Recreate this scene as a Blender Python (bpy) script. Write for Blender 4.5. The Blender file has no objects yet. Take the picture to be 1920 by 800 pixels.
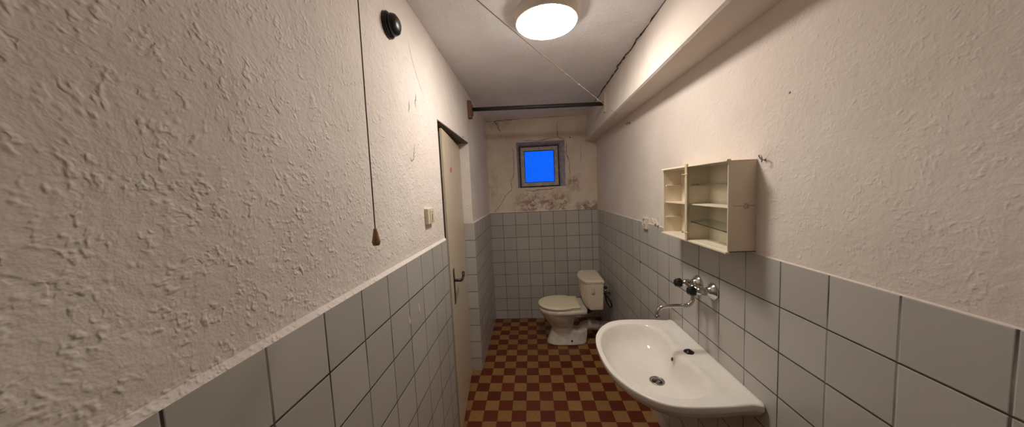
import bpy, bmesh, math, random
from mathutils import Vector, Matrix
random.seed(7)
PI = math.pi
SC = bpy.context.scene
COL = SC.collection

# ------------------------------------------------------------------ helpers
def new_bm(): return bmesh.new()

def add_box(bm, x0, x1, y0, y1, z0, z1, mat=0, rot=None, piv=None):
    vs = [bm.verts.new((x, y, z)) for x in (x0, x1) for y in (y0, y1) for z in (z0, z1)]
    idx = [(0, 1, 3, 2), (4, 6, 7, 5), (0, 4, 5, 1), (2, 3, 7, 6), (0, 2, 6, 4), (1, 5, 7, 3)]
    fs = []
    for i in idx:
        f = bm.faces.new([vs[k] for k in i]); f.material_index = mat; fs.append(f)
    if rot is not None:
        bmesh.ops.rotate(bm, cent=piv or Vector(((x0+x1)/2, (y0+y1)/2, (z0+z1)/2)), matrix=rot, verts=vs)
    return vs

def add_prism(bm, prof, a0, a1, axis='y', mat=0):
    """closed profile extruded along an axis. prof in the two other axes, in xyz order."""
    def mk(p, a):
        if axis == 'y': return (p[0], a, p[1])
        if axis == 'x': return (a, p[0], p[1])
        return (p[0], p[1], a)
    A = [bm.verts.new(mk(p, a0)) for p in prof]
    B = [bm.verts.new(mk(p, a1)) for p in prof]
    n = len(prof); fs = []
    for i in range(n):
        fs.append(bm.faces.new((A[i], A[(i+1) % n], B[(i+1) % n], B[i])))
    fs.append(bm.faces.new(A[::-1])); fs.append(bm.faces.new(B))
    for f in fs: f.material_index = mat
    return A+B

def smooth_path(pts, n=8):
    P = [Vector(p) for p in pts]; out = []
    for i in range(len(P)-1):
        p0 = P[max(i-1, 0)]; p1 = P[i]; p2 = P[i+1]; p3 = P[min(i+2, len(P)-1)]
        for k in range(n):
            t = k/n
            out.append(0.5*((2*p1)+(-p0+p2)*t+(2*p0-5*p1+4*p2-p3)*t*t+(-p0+3*p1-3*p2+p3)*t**3))
    out.append(P[-1]); return out

def add_tube(bm, pts, r, seg=14, cap=True, mat=0):
    P = [Vector(p) for p in pts]
    R = r if isinstance(r, (list, tuple)) else [r]*len(P)
    rings = []; prev = None
    for i, p in enumerate(P):
        t = (P[min(i+1, len(P)-1)]-P[max(i-1, 0)]).normalized()
        if prev is None:
            a = Vector((0, 0, 1)) if abs(t.z) < .9 else Vector((1, 0, 0))
            u = t.cross(a).normalized()
        else:
            u = (prev-t*prev.dot(t)).normalized()
        prev = u; v = t.cross(u)
        rings.append([bm.verts.new(p+(u*math.cos(2*PI*k/seg)+v*math.sin(2*PI*k/seg))*R[i]) for k in range(seg)])
    for a, b in zip(rings, rings[1:]):
        for k in range(seg):
            f = bm.faces.new((a[k], a[(k+1) % seg], b[(k+1) % seg], b[k])); f.smooth = True; f.material_index = mat
    if cap:
        bm.faces.new(rings[0][::-1]).material_index = mat; bm.faces.new(rings[-1]).material_index = mat

def add_lathe(bm, prof, origin, axis, seg=28, mat=0, smooth=True, wob=None):
    """prof = list of (radius, height along axis) from origin"""
    o = Vector(origin); t = Vector(axis).normalized()
    a = Vector((0, 0, 1)) if abs(t.z) < .9 else Vector((1, 0, 0))
    u = t.cross(a).normalized(); v = t.cross(u)
    rings = []
    for r, h in prof:
        if r < 1e-6: rings.append([bm.verts.new(o+t*h)])
        else:
            rings.append([bm.verts.new(o+t*h+(u*math.cos(2*PI*k/seg)+v*math.sin(2*PI*k/seg))*r*(wob(2*PI*k/seg) if wob else 1)) for k in range(seg)])
    for a, b in zip(rings, rings[1:]):
        for k in range(seg):
            k2 = (k+1) % seg
            if len(a) == 1 and len(b) == 1: continue
            if len(a) == 1: q = (a[0], b[k2], b[k])
            elif len(b) == 1: q = (a[k], a[k2], b[0])
            else: q = (a[k], a[k2], b[k2], b[k])
            f = bm.faces.new(q); f.smooth = smooth; f.material_index = mat
    if len(rings[0]) > 1: bm.faces.new(rings[0][::-1]).material_index = mat
    if len(rings[-1]) > 1: bm.faces.new(rings[-1]).material_index = mat

def add_loft(bm, rings, cap0=True, cap1=True, smooth=True, mat=0):
    V = [[bm.verts.new(p) for p in r] for r in rings]
    n = len(V[0])
    for a, b in zip(V, V[1:]):
        for k in range(n):
            f = bm.faces.new((a[k], a[(k+1) % n], b[(k+1) % n], b[k])); f.smooth = smooth; f.material_index = mat
    if cap0: f = bm.faces.new(V[0][::-1]); f.smooth = smooth; f.material_index = mat
    if cap1: f = bm.faces.new(V[-1]); f.smooth = smooth; f.material_index = mat

ORG = {}
def origin_of(o): return ORG.get(o.name, Vector((0, 0, 0)))

def obj(name, bm, mats, parent=None, origin=None, bevel=0, bseg=2, label=None):
    """the bmesh is written in world coordinates"""
    bmesh.ops.recalc_face_normals(bm, faces=bm.faces[:])
    org = Vector(origin) if origin is not None else (origin_of(parent) if parent else Vector((0, 0, 0)))
    bmesh.ops.translate(bm, verts=bm.verts[:], vec=-org)
    me = bpy.data.meshes.new(name); bm.to_mesh(me); bm.free()
    if not isinstance(mats, (list, tuple)): mats = [mats]
    for m in mats: me.materials.append(m)
    o = bpy.data.objects.new(name, me); COL.objects.link(o)
    ORG[o.name] = org
    if parent:
        o.parent = parent; o.location = org-origin_of(parent)
    else: o.location = org
    if bevel:
        b = o.modifiers.new('bevel', 'BEVEL'); b.width = bevel; b.segments = bseg; b.limit_method = 'ANGLE'; b.angle_limit = math.radians(35)
        b.harden_normals = False
    if label: o['label'] = label
    return o

def thing(name, loc, label, cat, group=None):
    o = bpy.data.objects.new(name, None); COL.objects.link(o); o.location = loc; o.empty_display_size = .05
    ORG[o.name] = Vector(loc); o['label'] = label; o['category'] = cat
    if group: o['group'] = group
    return o

def tag(o, label, cat, group=None):
    o['label'] = label; o['category'] = cat
    if group: o['group'] = group
    return o

def struct(name, bm, mats, label, cat, **k):
    o = obj(name, bm, mats, **k); o['kind'] = 'structure'; o['label'] = label; o['category'] = cat
    return o

def shade_smooth(o):
    for p in o.data.polygons: p.use_smooth = True

# ------------------------------------------------------------------ materials
class NT:
    def __init__(s, name):
        s.m = bpy.data.materials.new(name); s.m.use_nodes = True
        s.t = s.m.node_tree; s.N = s.t.nodes; s.L = s.t.links
        s.b = s.N['Principled BSDF']
    def n(s, typ, **kw):
        o = s.N.new(typ)
        for k, v in kw.items(): setattr(o, k, v)
        return o
    def set(s, sock, v):
        if isinstance(v, bpy.types.NodeSocket): s.L.new(v, sock)
        else: sock.default_value = v
    def math(s, op, a, b=0.0, clamp=False):
        o = s.n('ShaderNodeMath', operation=op); o.use_clamp = clamp
        s.set(o.inputs[0], a); s.set(o.inputs[1], b); return o.outputs[0]
    def mix(s, f, a, b):
        o = s.n('ShaderNodeMix', data_type='RGBA')
        s.set(o.inputs[0], f); s.set(o.inputs[6], a); s.set(o.inputs[7], b); return o.outputs[2]
    def mapr(s, v, a, b, c=0.0, d=1.0, smooth=True):
        o = s.n('ShaderNodeMapRange'); o.interpolation_type = 'SMOOTHSTEP' if smooth else 'LINEAR'
        s.set(o.inputs[0], v); o.inputs[1].default_value = a; o.inputs[2].default_value = b
        o.inputs[3].default_value = c; o.inputs[4].default_value = d; return o.outputs[0]
    def pos(s):
        if not hasattr(s, '_p'):
            g = s.n('ShaderNodeNewGeometry'); s._g = g; s._p = g.outputs['Position']
            q = s.n('ShaderNodeSeparateXYZ'); s.L.new(s._p, q.inputs[0]); s._x, s._y, s._z = q.outputs
        return s._p
    def noise(s, scale, detail=3, rough=.55, vec=None, dist=0.0):
        o = s.n('ShaderNodeTexNoise'); o.inputs['Scale'].default_value = scale
        o.inputs['Detail'].default_value = detail; o.inputs['Roughness'].default_value = rough; o.inputs['Distortion'].default_value = dist
        s.L.new(vec or s.pos(), o.inputs['Vector']); return o.outputs[0]
    def vor(s, scale, vec=None):
        o = s.n('ShaderNodeTexVoronoi'); o.inputs['Scale'].default_value = scale
        s.L.new(vec or s.pos(), o.inputs['Vector']); return o
    def bump(s, h, dist, strength=1.0, normal=None):
        o = s.n('ShaderNodeBump'); o.inputs['Strength'].default_value = strength; o.inputs['Distance'].default_value = dist
        s.L.new(h, o.inputs['Height'])
        if normal: s.L.new(normal, o.inputs['Normal'])
        return o.outputs[0]
    def out(s, col=None, rough=None, normal=None, **kw):
        if col is not None: s.set(s.b.inputs['Base Color'], col)
        if rough is not None: s.set(s.b.inputs['Roughness'], rough)
        if normal is not None: s.L.new(normal, s.b.inputs['Normal'])
        for k, v in kw.items(): s.set(s.b.inputs[k.replace('_', ' ')], v)
        return s.m

def C4(r, g, b): return (r, g, b, 1)
def simple(name, col, rough=.5, metal=0, bump=0, bscale=60, var=0.0, spec=None):
    m = NT(name)
    c = C4(*col)
    if var:
        f = m.noise(18, 4); c = m.mix(m.mapr(f, .35, .7), C4(*[x*(1-var) for x in col]), C4(*col))
    kw = {'Metallic': metal}
    if spec is not None: kw['Specular_IOR_Level'] = spec
    m.out(c, rough, m.bump(m.noise(bscale, 3), bump) if bump else None, **kw)
    return m.m

def plaster(name, base=(.84, .785, .735), big=0.0030, fine=.0009, mould=False, pimple=.0015, dens=.40):
    m = NT(name); m.pos()
    warp = m.n('ShaderNodeVectorMath', operation='ADD')
    wn = m.n('ShaderNodeTexNoise'); wn.inputs['Scale'].default_value = 9; wn.inputs['Detail'].default_value = 0; m.L.new(m._p, wn.inputs['Vector'])
    sc = m.n('ShaderNodeVectorMath', operation='SCALE'); m.L.new(wn.outputs['Color'], sc.inputs[0]); sc.inputs['Scale'].default_value = .03
    m.L.new(m._p, warp.inputs[0]); m.L.new(sc.outputs[0], warp.inputs[1]); wv = warp.outputs[0]
    # pimples: smooth small lumps, where a mask lets them
    v = m.vor(70, wv); lump = m.mapr(v.outputs['Distance'], .0, .42, 1, 0)
    lump = m.math('MULTIPLY', lump, m.mapr(m.noise(38, 2), dens, dens+.22))
    rough = m.noise(45, 3, .6, wv)
    dabs = m.math('MULTIPLY', m.mapr(m.noise(88, 1, .5, wv), .47, .76), m.mapr(m.noise(26, 1), .40, .62))
    dents = m.math('MULTIPLY', m.mapr(m.noise(75, 1), .62, .74), m.mapr(m.noise(9, 1), .45, .6))
    wide = m.noise(6, 1)
    h = m.math('ADD', m.math('MULTIPLY', rough, fine*3.2), m.math('MULTIPLY', lump, pimple*.75))
    h = m.math('ADD', h, m.math('MULTIPLY', dabs, pimple*1.15))
    h = m.math('SUBTRACT', h, m.math('MULTIPLY', dents, pimple*.6))
    h = m.math('ADD', h, m.math('MULTIPLY', wide, big*2.2))
    nrm = m.bump(h, 1.0, 1.0)
    patch = m.mapr(m.noise(2.2, 4, .6), .35, .7)
    c = m.mix(patch, C4(base[0]*.90, base[1]*.885, base[2]*.87), C4(*base))
    pk = m.mapr(m.noise(1.6, 2, .5, None, .4), .45, .62)
    c = m.mix(m.math('MULTIPLY', pk, .35), c, C4(base[0]*.97, base[1]*.90, base[2]*.90))
    # little pits and specks
    vp = m.vor(17); pit = m.math('MULTIPLY', m.mapr(vp.outputs['Distance'], .035, .06, 1, 0), m.mapr(m.noise(5, 1), .52, .6))
    c = m.mix(m.math('MULTIPLY', pit, .45), c, C4(.22, .17, .13))
    if mould:
        def band(s, a, b, c_, d): # 0..1 window a->b rising, c->d falling
            return m.math('MULTIPLY', m.mapr(s, a, b), m.mapr(s, c_, d, 1, 0))
        reg = m.math('MULTIPLY', band(m._z, 1.30, 1.34, 1.42, 1.62), band(m._x, .22, .42, .86, 1.0))
        reg2 = m.math('MULTIPLY', band(m._z, 1.28, 1.30, 1.34, 1.44), band(m._x, .95, 1.14, 1.3, 1.5))
        reg3 = m.math('MULTIPLY', band(m._z, 1.5, 1.58, 1.66, 1.78), band(m._x, .90, .95, 1.0, 1.12))
        reg4 = m.math('MULTIPLY', band(m._z, 1.35, 1.5, 1.7, 1.95), m.mapr(m._x, .02, .22, .55, 0))
        reg5 = m.math('MULTIPLY', m.mapr(m._z, 2.25, 2.40, 0, .8), band(m._x, -.1, .0, .25, .5))
        nz = m.mapr(m.noise(13, 6, .72), .40, .60); nf = m.mapr(m.noise(60, 4, .7), .38, .58)
        nn = m.math('MULTIPLY', nz, m.math('ADD', m.math('MULTIPLY', nf, .6), .4))
        tot = reg
        for r_, k in ((reg2, 1.6), (reg3, 1.0), (reg4, .7), (reg5, .6)):
            tot = m.math('ADD', tot, m.math('MULTIPLY', r_, k))
        tot = m.math('MULTIPLY', m.math('MULTIPLY', tot, 1.35), nn, True)
        c = m.mix(m.math('MULTIPLY', tot, .85), c, C4(.27, .165, .12))
        yl = m.math('MULTIPLY', m.mapr(m.noise(3.3, 4, .6), .4, .62), m.mapr(m._z, 1.35, 2.4, .35, .6))
        c = m.mix(yl, c, C4(base[0]*.80, base[1]*.74, base[2]*.64))
    return m.out(c, .9, nrm, Specular_IOR_Level=.2)

def tile_wall(name, u_ax, u0, v0, pitch=.151, base=(.485, .465, .435), vert_strength=1.0, jamb=False, dirty=0.0):
    m = NT(name); m.pos()
    u = m._y if u_ax == 'y' else m._x
    def cell(s, off):
        t = m.math('DIVIDE', m.math('SUBTRACT', s, off), pitch)
        fr = m.math('FRACT', t); fl = m.math('FLOOR', t)
        d = m.math('MULTIPLY', m.math('MINIMUM', fr, m.math('SUBTRACT', 1.0, fr)), pitch)
        return d, fl
    # lines wander very slightly, as laid by hand
    du, fu = cell(u, u0); dv, fv = cell(m._z, v0)
    if jamb:
        g = m.n('ShaderNodeSeparateXYZ'); m.L.new(m._g.outputs['Normal'], g.inputs[0])
        isj = m.math('GREATER_THAN', m.math('ABSOLUTE', g.outputs[1]), .5)
        du = m.math('ADD', du, isj)
    lw = m.math('ADD', .0009, m.math('MULTIPLY', m.noise(8, 3), .0012))
    lu = m.mapr(m.math('SUBTRACT', du, lw), 0, .0009, 1, 0)
    lv = m.mapr(m.math('SUBTRACT', dv, lw), 0, .0009, 1, 0)
    if vert_strength < 1:
        lu = m.math('MULTIPLY', lu, m.mapr(m.noise(3.1, 2), .40, .6, vert_strength, 1))
    line = m.math('MAXIMUM', lu, lv)
    cmb = m.n('ShaderNodeCombineXYZ'); m.L.new(fu, cmb.inputs[0]); m.L.new(fv, cmb.inputs[1])
    wn = m.n('ShaderNodeTexWhiteNoise', noise_dimensions='3D'); m.L.new(cmb.outputs[0], wn.inputs['Vector'])
    tone = m.mapr(wn.outputs['Value'], 0, 1, 0, 1, False)
    c = m.mix(tone, C4(base[0]*.93, base[1]*.93, base[2]*.92), C4(base[0]*1.06, base[1]*1.06, base[2]*1.07))
    st = m.mapr(m.noise(4, 3, .5), .40, .8, 0, .10+dirty)
    c = m.mix(st, c, C4(base[0]*.72, base[1]*.68, base[2]*.6))
    grout = m.mix(m.mapr(m.noise(14, 3), .35, .65), C4(.035, .025, .018), C4(.085, .062, .045))
    c = m.mix(line, c, grout)
    edge = m.math('MINIMUM', du, dv)
    hh = m.math('MULTIPLY', m.mapr(edge, .0008, .004), .0011)
    hh = m.math('ADD', hh, m.math('MULTIPLY', m.noise(7, 0), .0005))
    # each tile sits at a very slightly different tilt
    tl = m.math('MULTIPLY', m.math('SUBTRACT', wn.outputs['Value'], .5), m.math('MULTIPLY', u, .012))
    hh = m.math('ADD', hh, tl)
    r = m.math('MAXIMUM', .28, m.math('MULTIPLY', line, .85))
    return m.out(c, r, m.bump(hh, 1.0), Specular_IOR_Level=.45)

def tile_floor(name):
    m = NT(name); m.pos(); p = .1006
    def cell(s, off):
        t = m.math('DIVIDE', m.math('SUBTRACT', s, off), p)
        fr = m.math('FRACT', t); fl = m.math('FLOOR', t)
        return m.math('MULTIPLY', m.math('MINIMUM', fr, m.math('SUBTRACT', 1.0, fr)), p), fl
    du, fu = cell(m._x, -.006); dv, fv = cell(m._y, -.0095)
    par = m.math('FLOORED_MODULO', m.math('ADD', fu, fv), 2.0)
    par = m.math('GREATER_THAN', par, .5)       # tile (0,-1) is red
    cmb = m.n('ShaderNodeCombineXYZ'); m.L.new(fu, cmb.inputs[0]); m.L.new(fv, cmb.inputs[1])
    wn = m.n('ShaderNodeTexWhiteNoise', noise_dimensions='3D'); m.L.new(cmb.outputs[0], wn.inputs['Vector'])
    red = m.mix(wn.outputs['Value'], C4(.115, .015, .004), C4(.155, .023, .006))
    tan = m.mix(wn.outputs['Value'], C4(.28, .148, .042), C4(.35, .19, .06))
    c = m.mix(par, tan, red)
    mott = m.mapr(m.noise(42, 5, .7), .35, .75, 0, .4)
    c = m.mix(mott, c, C4(.12, .04, .012))
    line = m.mapr(m.math('MINIMUM', du, dv), .0004, .0016, 1, 0)
    c = m.mix(m.math('MULTIPLY', line, .8), c, C4(.07, .035, .018))
    h = m.math('MULTIPLY', m.mapr(m.math('MINIMUM', du, dv), .0005, .0028), .0006)
    h = m.math('ADD', h, m.math('MULTIPLY', m.noise(30, 3), .0006))
    return m.out(c, m.mapr(m.noise(7, 4), .3, .7, .3, .5), m.bump(h, 1.0), Specular_IOR_Level=.4)

M = {}
M['plaster'] = plaster('plaster')
M['plaster_back'] = plaster('plaster_back', base=(.84, .755, .65), mould=True, big=.0025, pimple=.0008)
M['plaster_right'] = plaster('plaster_right', base=(.775, .71, .65), big=.0022, pimple=.0007, fine=.0006, dens=.52)
M['plaster_ceil'] = plaster('plaster_ceiling', base=(.88, .87, .89), big=.001, fine=.0014, pimple=.0016)
M['tile_left'] = tile_wall('tiles_left', 'y', -1.9633, 1.315-.1475, jamb=True, vert_strength=.55)
M['tile_right'] = tile_wall('tiles_right', 'y', -1.7833, 1.315-.1493, vert_strength=.35)
M['tile_back'] = tile_wall('tiles_back', 'x', .1455, 1.315-.1556, base=(.50, .48, .44), dirty=.04)
M['floor'] = tile_floor('checker_floor_tiles')
M['crack'] = simple('crack_dark', (.085, .058, .042), .95)
M['crack_soft'] = simple('crack_soft', (.26, .19, .14), .95)
M['mark'] = simple('pencil_mark', (.25, .22, .19), .9)
M['reveal'] = simple('reveal_sky_tint', (.60, .58, .64), .8, bump=.002, bscale=30, var=.3)  # lilac tint puts the window's blue sky light into the colour
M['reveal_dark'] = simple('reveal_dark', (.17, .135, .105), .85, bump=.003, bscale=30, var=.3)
M['frame_grey'] = simple('frame_grey_paint', (.54, .49, .45), .5, var=.3, bump=.001)
M['rust'] = simple('rusty_steel', (.12, .08, .06), .8, var=.5, bump=.001)
M['frame_green'] = simple('door_frame_paint', (.34, .34, .28), .45, var=.3)
M['door'] = simple('door_cream_paint', (.66, .56, .42), .33, var=.07, bump=.0006, bscale=14)
M['dark_plastic'] = simple('dark_brown_bakelite', (.025, .016, .013), .3)
M['black'] = simple('black_plastic', (.006, .006, .006), .35)
M['chrome'] = simple('chrome', (.62, .60, .58), .13, 1, bump=.0003, bscale=40)
M['steel'] = simple('dull_steel', (.30, .28, .26), .35, 1)
M['pipe'] = simple('dark_painted_pipe', (.055, .045, .04), .42, .2, var=.3)
M['wood_red'] = simple('reddish_wood', (.27, .12, .085), .7, var=.4, bump=.001)
M['wood_knob'] = simple('turned_wood', (.40, .23, .10), .5, var=.3, bump=.0006, bscale=80)
M['white_plate'] = simple('offwhite_paint', (.64, .56, .47), .6, var=.12, bump=.0006)
M['cord'] = simple('brown_cord', (.10, .045, .035), .8)
M['string'] = simple('grey_string', (.46, .41, .36), .7)
M['cream'] = simple('cream_plastic', (.74, .66, .49), .32, var=.05)
M['cab'] = simple('ivory_plastic', (.79, .70, .55), .38, var=.04, bump=.0004, bscale=20)
M['cab_yellow'] = simple('yellowed_plastic', (.66, .56, .37), .45, var=.12)
M['ceramic'] = simple('white_ceramic', (.86, .82, .76), .07, var=.03)
M['ceramic_wc'] = simple('old_wc_ceramic', (.72, .67, .60), .10, var=.12)
M['seat'] = simple('beige_seat_plastic', (.86, .76, .57), .28)
M['tank'] = simple('beige_tank_plastic', (.74, .655, .50), .3, var=.04)
M['rubber'] = simple('grey_sleeve', (.52, .48, .42), .5, var=.2)
M['hose'] = simple('black_hose', (.012, .012, .014), .45)
M['sticker_pink'] = simple('sticker_pink', (.78, .20, .12), .6)
M['sticker_white'] = simple('sticker_paper', (.80, .74, .68), .8)
M['paint_spot'] = simple('paint_spot', (.62, .57, .5), .8)
M['grey_mark'] = simple('grey_smear', (.50, .42, .30), .6)

# greenish edge glass for the shelves
g = NT('shelf_glass'); g.out(C4(.80, .93, .87), .02, None, Transmission_Weight=1.0, IOR=1.45); M['glass'] = g.m
# obscured window glass
g = NT('obscured_glass'); g.pos()
v = g.vor(55); h = g.math('ADD', g.math('MULTIPLY', v.outputs['Distance'], .003), g.math('MULTIPLY', g.noise(90, 2), .002))
gcol = g.mix(g.mapr(g.noise(70, 3, .6), .38, .66), C4(.5, .68, 1), C4(1, 1, 1))
g.out(gcol, .35, g.bump(h, 1.0), Transmission_Weight=1.0, IOR=1.2); M['window_glass'] = g.m
# lamp
g = NT('lamp_opal'); g.out(C4(.9, .88, .84), .3, None); g.b.inputs['Emission Color'].default_value = (1, .915, .82, 1)
g.b.inputs['Emission Strength'].default_value = 65.0; M['lamp'] = g.m

# ------------------------------------------------------------------ room
W = 1.272; HC = 2.415; YN = -4.3; T = 1.315     # width, ceiling, wall behind the camera, top of the tiling
DY0, DY1, DZ = -1.868, -1.041, 1.992            # doorway in the left wall
TH = .30
bm = new_bm(); add_box(bm, -1.3, W+.3, YN-.3, .5, -.12, 0)
struct('floor', bm, M['floor'], 'checkerboard floor of small rust red and ochre tiles', 'floor')
bm = new_bm(); add_box(bm, -1.3, W+.3, YN-.3, .5, HC, HC+.12)
ceil = struct('ceiling', bm, M['plaster_ceil'], 'rough whitewashed ceiling around the round lamp', 'ceiling')

def dado_profile(s, x0, thick, off=.010):
    """wall section: tile part and plaster part; s=+1 room lies at +x"""
    tile = [(x0-s*thick, 0), (x0, 0), (x0, T), (x0-s*thick, T)]
    pl = [(x0-s*thick, T), (x0, T), (x0-s*off*.4, T+off*.5), (x0-s*off, T+off*1.2), (x0-s*off*1.05, T+off*3), (x0-s*off, HC), (x0-s*thick, HC)]
    return tile, pl

bm = new_bm()
tile, pl = dado_profile(1, 0, .13)
for y0, y1 in ((YN-.3, DY0), (DY1, 0.3)):
    add_prism(bm, tile, y0, y1, 'y', 0); add_prism(bm, pl, y0, y1, 'y', 1)
add_prism(bm, [(-.13, DZ), (-.010, DZ), (-.010, HC), (-.13, HC)], DY0, DY1, 'y', 1)
wl = struct('wall_left', bm, [M['tile_left'], M['plaster']], 'left wall of lumpy cream plaster above grey square tiles', 'wall')

bm = new_bm()
tile, pl = dado_profile(-1, W, .3, .003)
add_prism(bm, tile, YN-.3, .3, 'y', 0); add_prism(bm, pl, YN-.3, .3, 'y', 1)
wr = struct('wall_right', bm, [M['tile_right'], M['plaster_right']], 'right wall of cream plaster above grey tiles, behind the washbasin', 'wall')

# back wall with a splayed window opening
WX0, WX1, WZ0, WZ1 = .346, .912, 1.602, 2.137
IX0, IX1, IZ0, IZ1 = .372, .853, 1.604, 2.105
bm = new_bm()
tile, pl = [(0, 0), (0, T), (TH, T), (TH, 0)], None
add_box(bm, -.05, W+.05, 0, TH, -.1, T, 0)
def quad(p, mat):
    f = bm.faces.new([bm.verts.new(q) for q in p]); f.material_index = mat
yp = .009
# plaster lip over the tiles
quad([(-.02, 0, T), (W+.02, 0, T), (W+.02, yp, T+.012), (-.02, yp, T+.012)], 1)
for (a, b, c, d) in ((-.05, WX0, T+.012, HC+.05), (WX1, W+.05, T+.012, HC+.05), (WX0, WX1, T+.012, WZ0), (WX0, WX1, WZ1, HC+.05)):
    quad([(a, yp, c), (b, yp, c), (b, yp, d), (a, yp, d)], 1)
O = [(WX0, yp, WZ0), (WX1, yp, WZ0), (WX1, yp, WZ1), (WX0, yp, WZ1)]
I = [(IX0, .13, IZ0), (IX1, .13, IZ0), (IX1, .13, IZ1), (IX0, .13, IZ1)]
K = [(IX0, TH, IZ0), (IX1, TH, IZ0), (IX1, TH, IZ1), (IX0, TH, IZ1)]
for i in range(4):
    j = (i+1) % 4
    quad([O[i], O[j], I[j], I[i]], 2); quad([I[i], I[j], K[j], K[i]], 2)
# outer skin
for (a, b, c, d) in ((-.05, IX0, T, HC+.05), (IX1, W+.05, T, HC+.05), (IX0, IX1, T, IZ0), (IX0, IX1, IZ1, HC+.05)):
    quad([(a, TH, c), (b, TH, c), (b, TH, d), (a, TH, d)], 1)
bmesh.ops.remove_doubles(bm, verts=bm.verts[:], dist=.0002)
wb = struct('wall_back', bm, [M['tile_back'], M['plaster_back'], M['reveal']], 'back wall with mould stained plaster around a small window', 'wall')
bm = new_bm(); add_box(bm, -1.3, W+.3, YN-.3, YN, 0, HC)
struct('wall_front', bm, M['plaster'], 'plain plaster wall at the near end of the room', 'wall')

# concrete beam along the right side of the ceiling
bm = new_bm()
n = 24; rings = []
for i in range(n+1):
    y = .02+(YN-.02)*i/n
    xb = 1.150+.0208*y; xt = 1.170+.010*y
    rings.append([(xt, y, HC+.01), (xb+.006, y, 2.135), (xb+.004, y, 2.118), (xb+.014, y, 2.110), (W+.02, y, 2.113), (W+.02, y, HC+.01)])
add_loft(bm, rings, smooth=False)
beam = struct('trim_1', bm, M['plaster_right'], 'boxed plaster beam running along the right edge of the ceiling', 'beam')

# closed dark shell added behind the door to block the sky light
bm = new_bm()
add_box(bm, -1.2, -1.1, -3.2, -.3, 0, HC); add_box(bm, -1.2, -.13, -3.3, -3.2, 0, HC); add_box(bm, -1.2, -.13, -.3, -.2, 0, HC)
struct('wall_light_block', bm, M['reveal_dark'], 'dark shell added behind the gap of the door to block light', 'wall')

# ------------------------------------------------------------------ cracks and marks (parts of the walls)
def ribbon(bm, pts, nrm, w, lift=.0006, sub=5, jit=.003, taper=True, seed=1):
    rnd = random.Random(seed); nrm = Vector(nrm)
    P = []
    V = [Vector(p) for p in pts]
    for a, b in zip(V, V[1:]):
        for k in range(sub):
            p = a.lerp(b, k/sub); d = (b-a).normalized(); s = d.cross(nrm)
            if k: p = p+s*rnd.uniform(-jit, jit)
            P.append(p)
    P.append(V[-1]); L = []; R = []
    for i, p in enumerate(P):
        d = (P[min(i+1, len(P)-1)]-P[max(i-1, 0)]).normalized(); s = d.cross(nrm).normalized()
        ww = w*1.2*rnd.uniform(.4, 1.15)
        if taper: ww *= min(1, (i+.3)/3, (len(P)-1-i+.3)/3)
        L.append(bm.verts.new(p+s*ww/2+nrm*lift)); R.append(bm.verts.new(p-s*ww/2+nrm*lift))
    for i in range(len(P)-1): bm.faces.new((L[i], L[i+1], R[i+1], R[i]))

def bk(x, z): return (x, yp, z)
bc = [([(.097, 2.40), (.118, 2.372), (.134, 2.349), (.150, 2.30), (.176, 2.262)], .008, 'crack'),
      ([(.300, 2.10), (.309, 2.0), (.309, 1.869), (.296, 1.749), (.263, 1.69), (.272, 1.593), (.225, 1.55), (.183, 1.51), (.150, 1.45), (.134, 1.415), (.09, 1.37), (.041, 1.321)], .0045, 'crack'),
      ([(.831, 2.349), (.828, 2.26), (.834, 2.181), (.85, 2.165), (.884, 2.158), (.915, 2.140)], .0055, 'crack'),
      ([(.40, 2.150), (.517, 2.152), (.60, 2.146), (.663, 2.149), (.74, 2.166), (.80, 2.176), (.834, 2.176)], .0045, 'crack'),
      ([(.930, 2.115), (.934, 2.08), (.926, 1.99), (.943, 1.93), (.961, 1.887), (.960, 1.80), (.966, 1.733)], .0055, 'crack'),
      ([(.415, 1.578), (.50, 1.560), (.536, 1.558), (.60, 1.575), (.641, 1.572), (.72, 1.572), (.797, 1.589)], .006, 'crack'),
      ([(1.09, 2.08), (1.10, 1.98), (1.085, 1.90), (1.10, 1.84)], .003, 'crack_soft'),
      ([(.0, 2.402), (.10, 2.400), (.25, 2.405), (.42, 2.407)], .007, 'crack'),
      ([(.42, 2.407), (.7, 2.408), (1.12, 2.406)], .005, 'crack_soft')]
for i, (pts, w, mt) in enumerate(bc):
    bm = new_bm(); ribbon(bm, [bk(*p) for p in pts], (0, -1, 0), w, seed=i+1, jit=.004)
    obj('crack', bm, M[mt], wb)
for (x, z, r) in ((.17, 2.225, .005), (.235, 2.205, .004), (1.07, 2.255, .005), (.975, 2.162, .007)):
    bm = new_bm(); add_lathe(bm, [(r, 0), (r*.7, .0008)], (x, yp, z), (0, -1, 0), 10, wob=lambda a: 1+.25*math.sin(3*a+1))
    obj('nail_hole', bm, M['crack'], wb)
# scratch on the back tiles
bm = new_bm(); ribbon(bm, [(.745, 0, 1.14), (.80, 0, 1.045), (.845, 0, .955)], (0, -1, 0), .0025, seed=40)
obj('scratch', bm, M['crack_soft'], wb)
bm = new_bm(); ribbon(bm, [(.16, 0, .86), (.25, 0, .905)], (0, -1, 0), .004, seed=41)
obj('scratch', bm, M['crack_soft'], wb)
# jagged crack where ceiling and beam meet
bm = new_bm()
cp = [(-2.9, .000), (-2.3, .004), (-1.95, 0), (-1.76, -.002), (-1.70, -.010), (-1.58, .002), (-1.50, -.012), (-1.44, -.008), (-1.30, -.014), (-1.28, .0), (-1.17, -.006), (-1.05, -.001), (-.9, -.004), (-.58, .001), (-.3, 0)]
pts = [(1.170+.010*y-.004+dx, y, HC) for y, dx in cp]
ribbon(bm, pts, (0, 0, -1), .012, .0008, sub=4, jit=.004, seed=9)
obj('crack', bm, M['crack'], ceil)
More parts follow.
